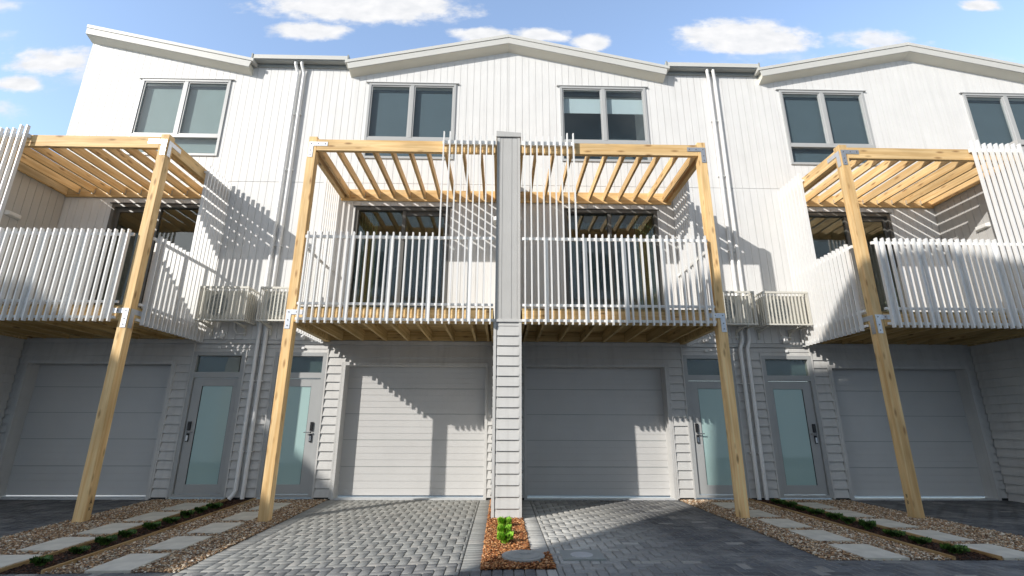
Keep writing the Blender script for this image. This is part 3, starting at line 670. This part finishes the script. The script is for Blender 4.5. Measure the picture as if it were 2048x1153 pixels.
# ------------------------------------------------------------------ party walls with cladding
def party(X, label, lights):
    T = thing('party_wall', label, 'wall', (X, -.96, 0), 'grey clad dividing walls between balconies')
    F = -1.92
    mp = lambda x, y, z: (X+x, y, z)
    B = lambda: MB(mp)
    w = .2026-.012; m = B()
    m.box(-w, w, F+.012, -.015, 2.9, 6.24); m.build('core', 'fin', T)
    m = B()
    for a, b_ in ((-w+.04, -.105), (-.099, .057), (.063, w-.04)): m.box(a, b_, F, F+.012, 2.93, 6.25)
    for sx_ in (-1, 1):
        m.box(*sorted((sx_*w, sx_*(w-.036))), F-.006, F+.012, 2.93, 6.25)
        y = F+.03
        while y < -.02: m.box(*sorted((sx_*w, sx_*(w+.012))), y, min(y+.147, -.018), 2.93, 6.25); y += .155
        m.box(*sorted((sx_*w, sx_*(w+.014))), F-.006, F+.028, 2.93, 6.25)
    m.build('upper_cladding', 'fin', T)
    m = B(); m.box(-.222, .222, F-.03, -.015, 6.262, 0, zt=(6.375, 6.345)); m.build('cap', 'fin', T, bevel=.003)
    m = B(); m.box(-.236, .236, F-.02, -.02, 2.885, 2.93); m.build('belt_trim', 'grey', T, bevel=.003)
    # lower part
    m = B(); v = .2
    m.box(-v, v, F+.02, -.04, -.03, 2.885)
    fr = MB(lambda a, y, z: (X+a, F+.02+y, z)); claps(fr, -v+.035, v-.02, -.02, 2.885, [])
    for sx_ in (-1, 1):
        sd_ = MB(lambda a, y, z, k=sx_: (X+k*(v-y), a, z)); claps(sd_, F+.04, -.04, -.02, 2.885, [])
        fr.v += sd_.v; fr.f += [tuple(i+len(fr.v)-len(sd_.v) for i in f) for f in sd_.f]
        m.box(*sorted((sx_*(v-.01), sx_*(v+.022))), F-.006, F+.045, -.03, 2.885)
        m.box(*sorted((sx_*(v+.022), sx_*(v-.022))), F-.008, F+.03, -.03, 2.885)
    m.build('lower_core', 'grey', T); fr.build('lower_weatherboards', 'grey', T)
    for sx_ in lights:
        m = B(); x0 = sx_*(w+.012); m.add([(x0, -1.09, 5.02), (x0, -.79, 5.02), (x0, -.79, 5.12), (x0, -1.09, 5.12), (x0+sx_*.07, -1.05, 5.035), (x0+sx_*.07, -.83, 5.035), (x0+sx_*.07, -.83, 5.105), (x0+sx_*.07, -1.05, 5.105)],
              [(0, 1, 2, 3), (4, 5, 6, 7), (0, 1, 5, 4), (1, 2, 6, 5), (2, 3, 7, 6), (3, 0, 4, 7)])
        m.build('wall_light', 'lens', T, bevel=.012)
party(-2*LL, 'grey dividing wall at the left edge with a white light over the balcony', (1,))
party(0, 'tall grey pillar-like dividing wall end standing in the middle of the picture', (-1, 1))
party(2*LL, 'grey dividing wall at the right edge, half lit, beside the right balcony', (-1, 1))

# ------------------------------------------------------------------ air conditioners
def aircon(xa, xb, label, panel):
    T = thing('air_conditioner', label, 'air conditioner', ((xa+xb)/2, -.3, 3.17), 'caged air conditioners on the wall')
    c = ((xa+xb)/2, -.3, 3.17)
    m = MB(); m.box(xa+.05, xb-.05, -.44, -.12, 3.22, 3.77); Bd = m.build('body', 'cream', T, bevel=.015, origin=c)
    m = MB(); cx, cz = (xa+xb)/2-.12, 3.495
    for r_ in (.06, .11, .16, .21):
        m.tube([(cx+r_*math.cos(a), -.445, cz+r_*math.sin(a)) for a in np.linspace(0, 2*math.pi, 33)], .004, 5)
    m.build('fan_grille', 'cream', Bd, origin=c)
    m = MB(); m.tube([(cx, -.4405, cz), (cx, -.4425, cz)], .22, 32); m.build('fan_opening', 'gutter', Bd, origin=c)
    m = MB()
    m.box(xa, xb, -.52, -.49, 3.80, 3.84); m.box(xa, xb, -.52, -.49, 3.17, 3.20)
    for x in np.arange(xa+.012, xb, .071): m.box(x-.009, x+.009, -.514, -.496, 3.20, 3.80)
    for x in (xa, xb-.02): m.box(x, x+.02, -.516, -.494, 3.19, 3.81)
    for x in (xa, xb-.025):
        m.box(x, x+.025, -.49, -.03, 3.80, 3.835); m.box(x, x+.025, -.49, -.03, 3.17, 3.20)
        for y in np.arange(-.44, -.04, .075): m.box(x+.004, x+.02, y, y+.018, 3.20, 3.80)
    m.build('guard', 'cream', T, origin=c)
    if panel: MB().box(*panel, -.52, -.505, 3.2, 3.8).build('guard_panel', 'frame', T, origin=c)
    for x in (xa+.06, xb-.22):
        m = MB(); m.prismx([(-.50, 3.165), (-.02, 3.165), (-.02, 2.98), (-.05, 2.96), (-.07, 3.10)], x, x+.035); m.build('bracket', 'cream', T, origin=c)
    m = MB(); m.tube([((xa+xb)/2+.05, -.10, 3.25), ((xa+xb)/2+.05, -.06, 3.1), ((xa+xb)/2+.12, -.06, 3.0), ((xa+xb)/2+.3, -.05, 3.02)], .012, 8); m.build('drain_pipe', 'pvc', T, smooth=True, origin=c)
aircon(-5.85, -4.93, 'cream caged air conditioner left of the left pair of downpipes, wholly in view', None)
aircon(-4.71, -3.80, 'caged air conditioner between the left downpipes and the second timber post', None)
aircon(3.92, 4.82, 'caged air conditioner behind the third timber post and the right downpipes', None)
aircon(4.98, 5.88, 'cream caged air conditioner right of the right downpipes, its bars brightly sunlit', None)

# ------------------------------------------------------------------ houses across the lane (behind the camera): they shade the ground and show in the glass
def opposite(name, poly, wins, label, skew=0):
    T = thing(name, label, 'house', (poly[0][0], -18, 0), None)
    n = len(poly); m = MB().add([(x, -14, z) for x, z in poly]+[(x-skew, -22, z) for x, z in poly], [tuple(range(n)), tuple(range(2*n-1, n-1, -1))]+[(i, i+n, (i+1) % n+n, (i+1) % n) for i in range(n)])
    m.build('walls', 'opp', T, origin=(poly[0][0], -18, 0))
    for (x0, x1, z0, z1) in wins:
        m = MB(); f = .06
        m.box(x0, x1, -14.0, -13.95, z0, z0+f); m.box(x0, x1, -14.0, -13.95, z1-f, z1); m.box(x0, x0+f, -14, -13.95, z0, z1); m.box(x1-f, x1, -14, -13.95, z0, z1); m.box((x0+x1)/2-.03, (x0+x1)/2+.03, -14, -13.95, z0, z1)
        Wd = m.build('window', 'wframe', T, origin=(poly[0][0], -18, 0)); MB().box(x0+f, x1-f, -14.0, -13.97, z0+f, z1-f).build('pane', 'glassd', Wd, origin=(poly[0][0], -18, 0))
opposite('opposite_house', [(-38, -.3), (-13.2, -.3), (-13.2, 6.6), (-20.4, 12.25), (-30, 12.1), (-38, 9)], [(-19, -17, 4.5, 6.5), (-25, -23, 4.5, 6.5), (-31, -29, 4.5, 6.5)], 'pale house behind the camera with a long roof slope falling to the right', 2.6)
opposite('opposite_house', [(-10.3, -.3), (20, -.3), (20, 10.5), (-2, 12.3), (-5.6, 13.0), (-9.4, 12.55), (-11.05, 11.9), (-11.2, 10.4), (-10.65, 6.9)], [(-8, -6, 4, 6), (-2, 0, 4, 6), (4, 6, 4, 6), (-8, -6, 8, 10), (-2, 0, 8, 10), (4, 6, 8, 10)], 'pale three storey house behind the camera to the right')
for o in bpy.data.objects:
    if '_w' in o.keys(): del o['_w']
